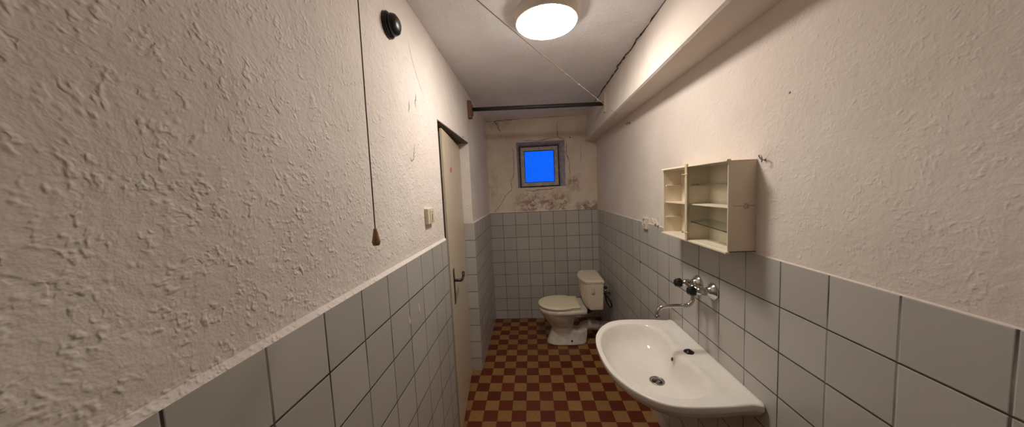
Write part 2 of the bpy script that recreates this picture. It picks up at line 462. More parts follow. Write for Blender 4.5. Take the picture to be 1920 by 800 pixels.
# marks and hairline cracks on the left wall
xl = -.010
LM = [([(-2.161, 2.035), (-2.166, 2.01), (-2.18, 1.995), (-2.172, 1.965)], .005, 'mark'), ([(-2.245, 1.99), (-2.25, 1.95), (-2.262, 1.925)], .004, 'mark'),
      ([(-2.222, 1.80), (-2.232, 1.765), (-2.24, 1.735), (-2.262, 1.722), (-2.285, 1.74)], .0035, 'mark'),
      ([(-2.215, 2.253), (-2.19, 2.20), (-2.17, 2.16), (-2.10, 2.09), (-2.05, 2.05)], .0018, 'mark'),
      ([(-1.02, 2.02), (-1.05, 2.10), (-1.01, 2.19), (-1.0, 2.25)], .003, 'crack_soft'),
      ([(-1.20, 1.996), (-1.24, 2.008), (-1.27, 1.995)], .006, 'crack')]
for i, (pts, w, mt) in enumerate(LM):
    bm = new_bm(); ribbon(bm, [(xl, a, b) for a, b in pts], (1, 0, 0), w, seed=60+i, jit=.002); obj('wall_mark', bm, M[mt], wl)
for (y, z, ry, rz) in ((-2.424, 1.088, .008, .017), (-2.326, 1.096, .008, .022)):
    bm = new_bm(); add_lathe(bm, [(1, 0), (.9, .0012), (.4, .0018)], (0, 0, 0), (1, 0, 0), 18, wob=lambda a: 1+.12*math.sin(3*a))
    for v in bm.verts: v.co = Vector((v.co.x, y+v.co.y*ry, z+v.co.z*rz))
    obj('paint_spot', bm, M['paint_spot'], wl)
# drilled hole in the right tiles, chipped dark edge
bm = new_bm(); add_lathe(bm, [(.0085, 0), (.007, .0008)], (W, -1.342, 1.013), (-1, 0, 0), 9, wob=lambda a: 1+.3*math.sin(2*a))
obj('drilled_hole', bm, M['crack'], wr)
for (y, z) in ((-2.66, 2.20), (-2.80, 1.98), (-2.55, 1.83)):
    bm = new_bm(); add_lathe(bm, [(.004, 0), (.003, .0008)], (W+.003, y, z), (-1, 0, 0), 8); obj('nail_hole', bm, M['crack_soft'], wr)
bm = new_bm(); ribbon(bm, [(W+.003, -1.14, 2.045), (W+.003, -1.142, 1.99), (W+.003, -1.15, 1.93)], (-1, 0, 0), .012, seed=77); obj('plaster_drip', bm, M['sticker_white'], wr)

# ------------------------------------------------------------------ window
bm = new_bm()
fy0, fy1 = .105, .135
def frame_bm(x0, x1, z0, z1, t, y0, y1):
    bm = new_bm()
    add_box(bm, x0, x1, y0, y1, z1-t, z1); add_box(bm, x0, x1, y0, y1, z0, z0+t)
    add_box(bm, x0, x0+t, y0, y1, z0+t, z1-t); add_box(bm, x1-t, x1, y0, y1, z0+t, z1-t)
    return bm
win = struct('window_1', frame_bm(IX0, IX1, IZ0, IZ1, .024, .120, .150), M['rust'], 'small square steel framed window with deep blue obscured glass', 'window', bevel=.002)
sash = obj('sash', frame_bm(.388, .838, 1.618, 2.088, .043, .100, .126), M['frame_grey'], win, bevel=.0025)
bm = frame_bm(.429, .797, 1.659, 2.047, .009, .112, .122); obj('glazing_bead', bm, M['rust'], win)
bm = new_bm(); add_box(bm, .43, .796, .126, .131, 1.660, 2.046); obj('pane', bm, M['window_glass'], win)
for (x, z) in ((.61, 2.070), (.818, 1.965), (.404, 1.945), (.404, 1.865), (.49, 1.640), (.818, 1.70)):
    bm = new_bm(); add_lathe(bm, [(.0055, 0), (.005, .0015), (.002, .0022)], (x, .0995, z), (0, -1, 0), 10); obj('screw', bm, M['rust'], win)

# ------------------------------------------------------------------ door
HX, HY = -.088, -1.045      # hinge side
LX, LY = -.014, -1.778      # latch side, slightly ajar into the room
d = Vector((LX-HX, LY-HY, 0)); dl = d.length; d.normalize(); nd = Vector((-d.y, d.x, 0))  # nd points ...
if nd.x < 0: nd = -nd
def dp(s, off, z): p = Vector((HX, HY, 0))+d*s+nd*off; return (p.x, p.y, z)
def dbox(bm, s0, s1, o0, o1, z0, z1):
    vs = [bm.verts.new(dp(s, o, z)) for s in (s0, s1) for o in (o0, o1) for z in (z0, z1)]
    for i in [(0, 1, 3, 2), (4, 6, 7, 5), (0, 4, 5, 1), (2, 3, 7, 6), (0, 2, 6, 4), (1, 5, 7, 3)]: bm.faces.new([vs[k] for k in i])
bm = new_bm(); dbox(bm, 0, dl, -.016, 0, .012, 1.962); dbox(bm, .015, dl-.013, -.040, -.016, .012, 1.948)
door = struct('door_1', bm, M['door'], 'cream flush door standing slightly ajar in the left wall', 'door', origin=(HX, HY, 0), bevel=.002)
sp = dl-.095
bm = new_bm(); dbox(bm, sp-.019, sp+.019, 0, .004, .865, 1.095)
hp = obj('handle_plate', bm, M['dark_plastic'], door, bevel=.003)
bm = new_bm(); add_lathe(bm, [(.0035, .0045), (.003, .0052)], dp(sp, 0, .935), nd, 10); obj('keyhole', bm, M['black'], hp)
bm = new_bm()
add_tube(bm, smooth_path([dp(sp, .002, 1.020), dp(sp, .028, 1.018), dp(sp-.008, .044, 1.016), dp(sp-.035, .047, 1.014), dp(sp-.075, .047, 1.015), dp(sp-.100, .047, 1.026), dp(sp-.110, .047, 1.046)], 5),
         [.0095]*10+[.009]*10+[.0095]*10+[.007], 12)
obj('lever', bm, M['dark_plastic'], hp)
# torn sticker
stk = [(-.030, 0, .016), (-.005, .012, .018), (.020, .004, .022), (-.012, -.014, .013), (.048, -.006, .020)]
for i, (a, b, r) in enumerate(stk):
    bm = new_bm(); s0 = .46+a; z0 = 1.736+b
    c = bm.verts.new(dp(s0, .0010, z0)); rim = []
    for k in range(7):
        rr = r*random.uniform(.5, 1.2); rim.append(bm.verts.new(dp(s0+rr*math.cos(k*2*PI/7),   .0010+.0003*i, z0+rr*math.sin(k*2*PI/7)*1.1)))
    for k in range(7): bm.faces.new((c, rim[k], rim[(k+1) % 7]))
    obj('sticker_scrap', bm, M['sticker_pink' if i in (1, 2, 4) else 'sticker_white'], door, label=None)
# steel door frame
bm = new_bm()
add_box(bm, -.130, -.052, DY0, DY0+.030, 0, DZ-.020); add_box(bm, -.130, -.095, DY1-.012, DY1, 0, DZ-.020)
add_box(bm, -.130, -.100, DY0, DY1, DZ-.020, DZ)
struct('trim_2', bm, M['frame_green'], 'painted steel frame around the ajar door', 'door frame', bevel=.002)
bm = new_bm(); add_box(bm, -.128, -.012, DY0, DY1, DZ-.005, DZ+.001)  # thin dark brown sheet under the lintel
struct('trim_3', bm, M['reveal_dark'], 'dark underside of the doorway lintel', 'lintel')

# ------------------------------------------------------------------ ceiling lamp
lx, ly = .60, -2.03
t = thing('ceiling_lamp', (lx, ly, HC), 'round opal dome lamp glowing on the ceiling', 'lamp')
bm = new_bm(); add_lathe(bm, [(.146, 0), (.150, -.010), (.150, -.045), (.146, -.051), (.12, -.051)], (lx, ly, HC), (0, 0, 1), 48); obj('base_ring', bm, M['white_plate'], t)
bm = new_bm(); add_lathe(bm, [(.140, -.048), (.143, -.053), (.137, -.060), (.122, -.066), (.098, -.071), (.062, -.0745), (.025, -.0765), (0, -.077)], (lx, ly, HC), (0, 0, 1), 48)
obj('shade', bm, M['lamp'], t)

# ------------------------------------------------------------------ rod between walls
t = thing('curtain_rod', (.57, -.93, 2.28), 'dark metal pipe rod spanning the room below the ceiling', 'rod')
bm = new_bm(); add_tube(bm, [(.022, -.93, 2.290), (.57, -.93, 2.279), (1.128, -.93, 2.268)], .0165, 18); obj('pipe', bm, M['pipe'], t)
bm = new_bm(); add_box(bm, -.010, .020, -1.000, -.945, 2.205, 2.350, rot=Matrix.Rotation(.04, 3, 'X')); add_box(bm, -.010, .026, -.940, -.918, 2.235, 2.330)
obj('wall_block', bm, M['wood_red'], t, bevel=.004, label='worn reddish wooden block on the left wall')
bm = new_bm(); add_box(bm, 1.130, 1.158, -.972, -.925, 2.190, 2.350); obj('wall_block', bm, M['white_plate'], t, bevel=.004, label='off-white block on the beam')

# clothesline + hook
t = thing('clothesline_wire', (W, -1.145, 2.053), 'thin grey wire stretched diagonally under the ceiling to the right wall', 'wire')
A = Vector((W-.002, -1.145, 2.053)); B = Vector((-.012, -3.35, 2.115)); pts = []
for i in range(41):
    u = i/40; p = A.lerp(B, u); p.z -= .035*4*u*(1-u)*.5; p += Vector((random.uniform(-1, 1)*.0006, 0, random.uniform(-1, 1)*.0009)); pts.append(p)
bm = new_bm(); add_tube(bm, pts, .0014, 6); obj('wire', bm, M['string'], t)
for u in (.30, .41, .47):
    p = A.lerp(B, u); p.z -= .035*4*u*(1-u)*.5
    bm = new_bm(); add_tube(bm, [p+Vector((-.004, .004, .004)), p, p+Vector((.005, .002, -.005))], .0022, 6); obj('knot', bm, M['string'], t)
bm = new_bm(); add_tube(bm, smooth_path([(W+.012, -1.143, 2.052), (W-.018, -1.143, 2.052), (W-.022, -1.150, 2.044), (W-.018, -1.152, 2.036)], 5), .0028, 8)
add_lathe(bm, [(.009, 0), (.007, .004), (.003, .006)], (W+.003, -1.143, 2.052), (-1, 0, 0), 14); obj('hook', bm, M['steel'], t)

# pull cord
cx, cy = .125, -2.842
t = thing('pull_cord', (cx, cy, 1.46), 'brown pull cord with tapered wooden knob hanging by the left wall', 'pull cord')
bm = new_bm(); add_tube(bm, [(cx, cy, 1.502), (cx+.0005, cy+.003, 1.8), (cx, cy+.010, 2.1), (cx, cy+.018, HC)], .0013, 6); obj('cord', bm, M['cord'], t)
bm = new_bm(); add_lathe(bm, [(.0026, 1.4915), (.0039, 1.4895), (.0046, 1.485), (.0088, 1.4622), (.0096, 1.4595), (.0088, 1.457), (.0075, 1.4515), (.0071, 1.451)], (cx, cy, .0135), (0, 0, 1), 20); obj('knob', bm, M['wood_knob'], t)

# black fitting on the left wall above the cord
t = thing('wall_fitting', (-.010, -2.405, 2.20), 'black round bakelite fitting high on the left wall beside the cord', 'fitting')
bm = new_bm(); add_lathe(bm, [(.045, 0), (.046, .008), (.040, .014), (.036, .016)], (-.010, -2.400, 2.205), (1, 0, 0), 28); obj('base', bm, M['black'], t)
bm = new_bm(); add_lathe(bm, [(.036, .014), (.038, .024), (.034, .036), (.022, .044), (0, .046)], (-.010, -2.400, 2.205), (1, 0, 0), 28); obj('cap', bm, M['black'], t)

# light switch
t = thing('light_switch', (-.010, -2.112, 1.472), 'cream surface light switch with dark slot beside the door', 'light switch')
bm = new_bm(); add_box(bm, -.012, .008, -2.158, -2.070, 1.436, 1.512, rot=Matrix.Rotation(.02, 3, 'X')); obj('housing', bm, M['cream'], t, bevel=.004, bseg=3)
bm = new_bm(); add_box(bm, .008, .0105, -2.132, -2.090, 1.448, 1.502); rk = obj('rocker', bm, M['cream'], t, bevel=.001)
bm = new_bm(); add_box(bm, .0100, .0112, -2.113, -2.106, 1.452, 1.484); add_box(bm, .0100, .0112, -2.113, -2.107, 1.490, 1.496); obj('slot', bm, M['dark_plastic'], rk)

# socket on the right wall
t = thing('power_socket', (W, -1.455, 1.312), 'small white power socket at the top edge of the right wall tiles', 'socket')
bm = new_bm(); add_box(bm, W-.016, W+.012, -1.490, -1.422, 1.272, 1.352); obj('housing', bm, M['white_plate'], t, bevel=.005, bseg=3)
bm = new_bm(); add_lathe(bm, [(.022, 0), (.021, .003), (.018, .0035), (.0175, .001)], (W-.015, -1.456, 1.312), (-1, 0, 0), 24); obj('socket_face', bm, M['cream'], t)
for hy, hz in ((-1.448, 1.304), (-1.464, 1.304)):
    bm = new_bm(); add_lathe(bm, [(.004, 0), (.0035, .001)], (W-.0158, hy, hz), (-1, 0, 0), 8); obj('pin_hole', bm, M['black'], t)
bm = new_bm(); add_lathe(bm, [(.0055, 0), (.005, .003)], (W-.0158, -1.456, 1.338), (-1, 0, 0), 10); obj('earth_pin', bm, M['black'], t)

# little white wall clip below-left of cabinet
t = thing('wall_hook', (W, -1.64, 1.335), 'small white forked hook between the socket and the cabinet', 'hook')
bm = new_bm()
add_prism(bm, [(-1.565, 1.356), (-1.572, 1.360), (-1.618, 1.326), (-1.612, 1.322)], W-.012, W+.008, 'x')
obj('prong', bm, M['white_plate'], t, bevel=.0012)
bm = new_bm(); add_prism(bm, [(-1.608, 1.352), (-1.616, 1.357), (-1.655, 1.322), (-1.648, 1.318)], W-.012, W+.008, 'x'); obj('prong', bm, M['white_plate'], t, bevel=.0012)
bm = new_bm(); add_box(bm, W+.002, W+.011, -1.646, -1.618, 1.336, 1.372); obj('base', bm, M['white_plate'], t, bevel=.002)

# dark screw eye above the cabinet
t = thing('screw_eye', (W, -2.463, 1.642), 'dark open screw eye in the wall beside the cabinet corner', 'hook')
bm = new_bm()
pp = [(W+.011, -2.463, 1.641), (W-.006, -2.463, 1.641), (W-.012, -2.458, 1.652), (W-.016, -2.462, 1.657), (W-.018, -2.473, 1.654), (W-.018, -2.478, 1.643), (W-.016, -2.474, 1.633)]
add_tube(bm, smooth_path(pp, 5), .0017, 8); obj('loop', bm, M['steel'], t)
bm = new_bm(); add_lathe(bm, [(.0045, 0), (.004, .002), (.002, .003)], (W+.003, -2.463, 1.641), (-1, 0, 0), 12); obj('plug', bm, M['steel'], t)

# ------------------------------------------------------------------ medicine cabinet
cb = .092                     # depth
X0 = W-cb; YF, YR = -1.927, -2.430; ZB, ZT = 1.322, 1.647; YD = -2.168; tk = .005
t = thing('medicine_cabinet', (W, (YF+YR)/2, ZB), 'ivory plastic wall cabinet with open compartments above the tap', 'cabinet')
bw = W+.010
bm = new_bm()
add_box(bm, X0, bw, YR, YR+tk, ZB, ZT)          # near side
add_box(bm, X0, bw, YF-tk, YF, ZB, ZT)          # far side
add_box(bm, X0, bw, YR-.0005, YF+.0005, ZT-tk, ZT); add_box(bm, X0, bw, YR, YF, ZB, ZB+tk)
body = obj('body', bm, M['cab'], t, bevel=.0012)
bm = new_bm(); add_box(bm, W-.004, bw, YR+.002, YF-.002, ZB+.002, ZT-.002); obj('back_panel', bm, M['cab'], t)
bm = new_bm(); add_box(bm, X0+.002, bw, YD-.003, YD+.003, ZB+tk, ZT-tk); obj('divider', bm, M['cab'], t, bevel=.0008)
zm = 1.481
bm = new_bm(); add_box(bm, X0+.008, W-.004, YR+tk, YD-.003, zm-.0025, zm+.0025); obj('shelf', bm, M['cab'], t, bevel=.0008)
bm = new_bm(); add_box(bm, X0+.008, W-.004, YD+.003, YF-tk, zm-.0025, zm+.0025); obj('shelf', bm, M['cab'], t, bevel=.0008)
# glass shelves in the near compartment, the lower one tipped
bm = new_bm(); add_box(bm, X0+.010, W-.006, YR+.0065, YD-.0045, 1.565, 1.569); obj('glass_shelf', bm, M['glass'], t, label='clear glass shelf')
bm = new_bm(); add_box(bm, X0+.010, W-.006, YR+.0065, YD-.0045, 1.400, 1.404, rot=Matrix.Rotation(.055, 3, 'X')@Matrix.Rotation(-.10, 3, 'Y')); obj('glass_shelf', bm, M['glass'], t, label='tipped clear glass shelf')
# ledges on the far side panel
for z in (1.563, 1.402):
    bm = new_bm(); add_box(bm, X0+.010, W-.006, YF-tk-.014, YF-tk, z, z+.004); obj('shelf_ledge', bm, M['cab'], t, bevel=.0006)
    bm = new_bm(); add_box(bm, X0+.010, W-.006, YD-.003-.006, YD-.003, z-.004, z-.001); obj('shelf_ledge', bm, M['cab'], t)
# front rails
bm = new_bm(); add_prism(bm, [(X0-.010, ZT-.003), (X0-.006, ZT+.005), (X0+.006, ZT+.004), (X0+.006, ZT-.003)], YR-.004, YF+.001, 'y'); obj('top_rail', bm, M['cab'], t, bevel=.0008)
bm = new_bm(); add_box(bm, X0-.009, X0+.004, YR-.003, YF+.002, ZB-.004, ZB+.003); obj('bottom_rail', bm, M['cab'], t, bevel=.001)
# vertical hinge strips on the divider
bm = new_bm(); add_box(bm, X0-.006, X0+.006, YD-.001, YD+.017, ZB-.002, ZT+.006); h1 = obj('hinge_strip', bm, M['cab'], t, bevel=.0012)
bm = new_bm(); add_box(bm, X0-.013, X0-.006, YD-.014, YD+.001, ZB-.003, ZT+.010); h2 = obj('hinge_strip', bm, M['cab_yellow'], t, bevel=.0012, label='yellowed hinge strip')
for z in (1.612, 1.357):
    bm = new_bm(); add_tube(bm, [(X0-.012, YD-.020, z), (X0-.012, YD+.022, z)], .0028, 10); add_lathe(bm, [(.005, 0), (.005, .003)], (X0-.012, YD+.020, z), (0, 1, 0), 10)
    add_lathe(bm, [(.005, 0), (.005, .003)], (X0-.012, YD-.021, z), (0, -1, 0), 10); obj('hinge_pin', bm, M['cab_yellow'], t)
bm = new_bm(); add_box(bm, X0+.008, X0+.020, YD+.003, YD+.014, 1.597, 1.618); obj('door_catch', bm, M['dark_plastic'], t, bevel=.001)
# stain with glue residue on the near side
bm = new_bm(); add_box(bm, X0+.016, W-.004, YR-.0005, YR, 1.4855, 1.4885); obj('tape_trace', bm, M['grey_mark'], t)
bm = new_bm(); add_tube(bm, smooth_path([(X0+.055, YR-.001, 1.494), (X0+.065, YR-.001, 1.494), (X0+.067, YR-.001, 1.487), (X0+.065, YR-.001, 1.479), (X0+.056, YR-.001, 1.479), (X0+.055, YR-.001, 1.486), (X0+.061, YR-.001, 1.488)], 3), .0024, 6)
obj('glue_residue', bm, M['cab_yellow'], t)

# ------------------------------------------------------------------ washbasin
SY = -2.16
def poly_ray(poly, c, ang):
    dx, dy = math.cos(ang), math.sin(ang); best = None
    for (x1, y1), (x2, y2) in zip(poly, poly[1:]+poly[:1]):
        x1 -= c[0]; x2 -= c[0]; y1 -= c[1]; y2 -= c[1]
        ex, ey = x2-x1, y2-y1; den = dx*ey-dy*ex
        if abs(den) < 1e-12: continue
        tt = (x1*ey-y1*ex)/den; ss = (x1*dy-y1*dx)/den
        if tt > 0 and -1e-9 <= ss <= 1+1e-9: best = tt if best is None else max(best, tt)
    return best
def closed_smooth(pts, n=8):
    out = []; L = len(pts)
    for i in range(L):
        p0, p1, p2, p3 = [Vector(pts[(i+k) % L]) for k in (-1, 0, 1, 2)]
        for k in range(n):
            u = k/n; q = 0.5*((2*p1)+(-p0+p2)*u+(2*p0-5*p1+4*p2-p3)*u*u+(-p0+3*p1-3*p2+p3)*u**3); out.append((q.x, q.y))
    return out
def mir(h): # half outline (x, dy>=0) -> full outline
    return [(x, SY+dy) for x, dy in h]+[(x, SY-dy) for x, dy in h[::-1] if dy > 1e-6]
outer_h = [(.782, 0), (.785, .075), (.797, .145), (.818, .200), (.852, .258), (.905, .312), (.955, .337), (1.01, .346), (1.08, .346), (1.16, .341), (1.235, .331), (1.34, .315)]
outer = closed_smooth(mir(outer_h))
# square back corners at the wall
outer = [p for p in outer if p[0] < 1.262]
def add_back(poly, xb, hw):
    # insert wall corners between the last +y point and the first -y point
    up = [p for p in poly if p[1] >= SY]; dn = [p for p in poly if p[1] < SY]
    up.sort(key=lambda p: math.atan2(p[1]-SY, p[0]-.98), reverse=True); dn.sort(key=lambda p: math.atan2(p[1]-SY, p[0]-.98), reverse=True)
    return up+[(xb, SY+hw), (xb, SY-hw)]+dn
outer = add_back(outer, 1.273, .3255)
inner_h = [(.806, 0), (.812, .080), (.832, .155), (.868, .220), (.920, .266), (.985, .292), (1.050, .293), (1.105, .275), (1.142, .225), (1.152, .160), (1.146, .100), (1.132, .045), (1.126, 0)]
inner = closed_smooth(mir(inner_h[:-1]+[inner_h[-1]]) if False else [(x, SY+dy) for x, dy in inner_h]+[(x, SY-dy) for x, dy in inner_h[-2:0:-1]])
c0 = (.98, SY); drain = (1.045, SY)
NS = 200; angs = []
base_angs = [2*PI*k/NS for k in range(NS)]
for cy_ in (SY+.3255, SY-.3255): base_angs.append(math.atan2(cy_-SY, 1.273-.98) % (2*PI))
angs = sorted(base_angs)
def ringp(fr_out, z, extra=None, scale=1.0):
    """fr_out 1=outer outline .. 0=inner outline"""
    r = []
    for a in angs:
        ro = poly_ray(outer, c0, a)*scale; ri = poly_ray(inner, c0, a)
        rr = ri+(ro-ri)*fr_out
        x = c0[0]+rr*math.cos(a); y = c0[1]+rr*math.sin(a); zz = z
        if extra: zz += extra(x, y, fr_out)
        r.append((x, y, zz))
    return r
def deckz(x, y, f):
    # deck at the back: soap hollows at both sides and a ridge
    e = 0
    for s in (-1, 1):
        q = ((x-1.195)/.045)**2+((y-(SY+s*.17))/.105)**2
        e -= .007*math.exp(-q*q)
    return e*min(1, max(0, (1-f)*6))*min(1, f*5)
ZR = .800
rings = []
def shrink(k, z, cx_=1.10):
    return [(min(1.273, cx_+(p[0]-cx_)*k), SY+(p[1]-SY)*k, z) for p in ringp(1, 0)]
def taper(k, z, kb):
    # underside: keeps touching the wall
    out = []
    for p in ringp(1, 0):
        x = 1.273-(1.273-p[0])*k; out.append((x, SY+(p[1]-SY)*kb, z))
    return out
rings += [taper(.30, .628, .22), taper(.55, .640, .45), taper(.78, .675, .68), taper(.90, .715, .84), taper(.965, .750, .94), taper(.985, .768, .975)]
rings += [[(p[0], p[1], ZR-.022) for p in taper(1, 0, 1)], [(p[0], p[1], ZR-.006) for p in taper(1, 0, 1)]]
rings += [ringp(.97, ZR-.0005), ringp(.90, ZR, deckz), ringp(.75, ZR-.0005, deckz), ringp(.55, ZR-.001, deckz), ringp(.40, ZR-.0015, deckz), ringp(.25, ZR-.002, deckz), ringp(.10, ZR-.004), ringp(.02, ZR-.010)]
def bowl(k, z, q=0):
    out = []
    for a in angs:
        ri = poly_ray(inner, c0, a); x = c0[0]+ri*math.cos(a); y = c0[1]+ri*math.sin(a)
        x = drain[0]+(x-drain[0])*k; y = drain[1]+(y-drain[1])*k
        # rounder towards the drain
        ang = math.atan2(y-drain[1], x-drain[0]); rr = math.hypot(x-drain[0], y-drain[1]); rc = .024
        rr = rr*(1-q)+max(rc, .19*k)*q
        out.append((drain[0]+rr*math.cos(ang), drain[1]+rr*math.sin(ang), z))
    return out
rings += [bowl(.975, ZR-.022), bowl(.945, ZR-.040), bowl(.90, ZR-.062), bowl(.84, ZR-.083), bowl(.75, ZR-.103, .05), bowl(.62, ZR-.119, .12), bowl(.47, ZR-.129, .3), bowl(.32, ZR-.135, .6), bowl(.2, ZR-.139, .85), bowl(.125, ZR-.1415, 1)]
t = thing('washbasin', (W, SY, ZR), 'white ceramic wall-hung washbasin on the right wall under the tap', 'washbasin')
bm = new_bm(); add_loft(bm, rings, True, False)
o = obj('basin', bm, M['ceramic'], t)
zd = ZR-.1415
bm = new_bm(); add_lathe(bm, [(0, -.018), (.026, -.017), (.0325, -.001), (.0330, .0035), (.0300, .0055), (.0265, .0040), (.0235, -.004), (.0220, -.012), (.0, -.013)], (drain[0], drain[1], zd), (0, 0, 1), 36)
dr = obj('drain', bm, M['steel'], t)
bm = new_bm(); add_lathe(bm, [(.0215, -.0120), (.0212, -.0100), (0, -.0100)], (drain[0], drain[1], zd), (0, 0, 1), 28); obj('drain_hole', bm, M['black'], dr)
bm = new_bm(); add_lathe(bm, [(.0065, -.010), (.0065, -.0045), (.004, -.003), (0, -.003)], (drain[0], drain[1], zd), (0, 0, 1), 16)
for q in range(3):
    ca, sa = math.cos(q*PI/3+.3)*.0215, math.sin(q*PI/3+.3)*.0215
    add_tube(bm, [(drain[0]-ca, drain[1]-sa, zd-.0075), (drain[0]+ca, drain[1]+sa, zd-.0075)], .0016, 6)
obj('drain_grid', bm, M['steel'], dr)
bm = new_bm(); add_lathe(bm, [(.0095, 0), (.0085, .0012), (.0075, .0004)], (1.1135, SY, ZR-.035), (-.94, 0, .34), 18); obj('overflow_ring', bm, M['steel'], t)
bm = new_bm(); add_lathe(bm, [(.0072, .0008), (.006, .0012), (0, .0012)], (1.1135, SY, ZR-.035), (-.94, 0, .34), 14); obj('overflow_hole', bm, M['dark_plastic'], t)
bm = new_bm(); add_lathe(bm, [(.019, -.001), (.021, .002), (.019, .005), (.008, .008), (.006, .013), (0, .014)], (1.188, SY, ZR-.001), (0, 0, 1), 20, wob=lambda a: 1+.06*math.sin(6*a)); obj('tap_hole_plug', bm, M['black'], t, label='black rubber plug in the tap hole')

# ------------------------------------------------------------------ wall mixer tap
ZP = 1.098; YA, YB = -2.084, -2.200
t = thing('wall_mixer_tap', (W, SY+.03, ZP), 'chrome wall mixer tap with two black knobs and swan spout', 'tap')
for yy in (YA, YB):
    bm = new_bm(); add_lathe(bm, [(.037, 0), (.038, .004), (.035, .010), (.024, .020), (.019, .026), (.018, .030)], (W, yy, ZP), (-1, 0, 0), 32); obj('flange', bm, M['chrome'], t)
bm = new_bm()
for yy in (YA, YB):
    add_lathe(bm, [(.0165, .026), (.0165, .048)], (W, yy, ZP), (-1, 0, 0), 6, smooth=False)
    add_lathe(bm, [(.013, .044), (.017, .048), (.018, .064), (.014, .070), (.011, .074), (.011, .082), (.0085, .084), (.0085, .092)], (W, yy, ZP), (-1, 0, .04), 22)
add_tube(bm, [(W-.056, YA, ZP), (W-.056, YB, ZP)], .0125, 18)
add_lathe(bm, [(.015, -.026), (.016, -.024), (.016, .004), (.014, .010), (0, .016)], (W-.056, (YA+YB)/2, ZP), (0, 0, 1), 22)
obj('valve_body', bm, M['chrome'], t)
for yy in (YA, YB):
    bm = new_bm(); add_lathe(bm, [(.010, .078), (.0175, .081), (.0205, .085), (.0195, .096), (.0165, .106), (.0145, .109), (0, .110)], (W, yy, ZP), (-1, 0, .04), 40, wob=lambda a: 1+.07*math.sin(8*a)); obj('knob', bm, M['black'], t, label='black plastic knob')
ym = (YA+YB)/2; xs = W-.056
bm = new_bm()
sp_pts = smooth_path([(xs, ym, ZP-.015), (xs, ym, ZP-.048), (xs-.004, ym, ZP-.066), (xs-.018, ym, ZP-.082), (xs-.036, ym, ZP-.086), (xs-.080, ym, ZP-.086), (xs-.122, ym, ZP-.087), (xs-.142, ym, ZP-.092), (xs-.156, ym, ZP-.106), (xs-.160, ym, ZP-.124), (xs-.160, ym, ZP-.132)], 6)
add_tube(bm, sp_pts, .0088, 18)
spo = obj('spout', bm, M['chrome'], t)
bm = new_bm(); add_lathe(bm, [(.0095, 0), (.0105, .003), (.0105, .014), (.009, .017)], (xs-.160, ym, ZP-.144), (0, 0, 1), 20); obj('aerator', bm, M['steel'], spo)
bm = new_bm(); add_lathe(bm, [(.013, 0), (.013, .014)], (xs, ym, ZP-.040), (0, 0, 1), 6, smooth=False); obj('collar_nut', bm, M['chrome'], t, bevel=.001)

# ------------------------------------------------------------------ toilet
TY = -.555
t = thing('toilet', (.80, TY, 0), 'old white floor toilet with beige lid and beige side-lever cistern', 'toilet')
def egg(xl_, xr, hw, z, n=40, pw=2.2, back=.35):
    """outline: rounded front at xl_, blunt back at xr"""
    out = []; xm = xl_+(xr-xl_)*.52
    for k in range(n):
        a = 2*PI*k/n; c, s = math.cos(a), math.sin(a)
        if c < 0: x = xm+(xm-xl_)*c; y = hw*(1-abs(c)**pw)**(1/pw)*(1 if s >= 0 else -1)
        else:
            e = 3.2; x = xm+(xr-xm)*c**(2/e) if c > 0 else xm; y = hw*abs(s)**(2/e)*(1 if s >= 0 else -1)
        out.append((x, TY+y, z))
    return out
def rrect(x0, x1, hw, z, e=4.5, n=40):
    cx_ = (x0+x1)/2; hx = (x1-x0)/2
    return [(cx_+hx*abs(math.cos(a))**(2/e)*(1 if math.cos(a) >= 0 else -1), TY+hw*abs(math.sin(a))**(2/e)*(1 if math.sin(a) >= 0 else -1), z) for a in [2*PI*(k+.5)/n for k in range(n)]]
bm = new_bm()
add_loft(bm, [egg(.662, .865, .070, .05), egg(.655, .862, .078, .12), egg(.642, .868, .098, .18), egg(.602, .880, .130, .235), egg(.562, .893, .160, .29), egg(.540, .90, .180, .335), egg(.533, .91, .188, .352), egg(.525, .99, .199, .358), egg(.525, .99, .199, .382), egg(.540, .982, .186, .390)])
add_loft(bm, [[(1.0-(1.0-p[0])*k, TY+(p[1]-TY)*q, z) for p in rrect(.80, 1.0, .182, z, 7)] for z, k, q in ((.350, .96, .95), (.358, 1, 1), (.382, 1, 1), (.390, .97, .97))])
# foot
add_loft(bm, [rrect(.601, 1.004, .102, .001, 3), rrect(.602, 1.004, .102, .016, 3), rrect(.609, 1.004, .094, .030, 3), rrect(.622, 1.006, .080, .065, 3), rrect(.638, 1.008, .070, .11, 3), rrect(.652, .90, .064, .15, 3)])
# trap way
add_tube(bm, smooth_path([(.80, TY, .14), (.83, TY, .08), (.90, TY, .07), (.955, TY, .12), (1.0, TY, .165), (1.045, TY, .172)], 6), [.060]*12+[.052]*12+[.047]*7, 20)
add_prism(bm, [(.84, .03), (.996, .02), (1.006, .12), (1.005, .155), (.955, .125), (.87, .06)], TY-.060, TY+.060, 'y')
# neck joining rim deck and trap
add_prism(bm, [(.90, .355), (.965, .355), (.945, .30), (.915, .285)], TY-.045, TY+.045, 'y')
wc = obj('bowl', bm, M['ceramic_wc'], t)
rm = wc.modifiers.new('r', 'REMESH'); rm.mode = 'VOXEL'; rm.voxel_size = .0065; rm.use_smooth_shade = True
sm = wc.modifiers.new('sm', 'SMOOTH'); sm.factor = .6; sm.iterations = 6
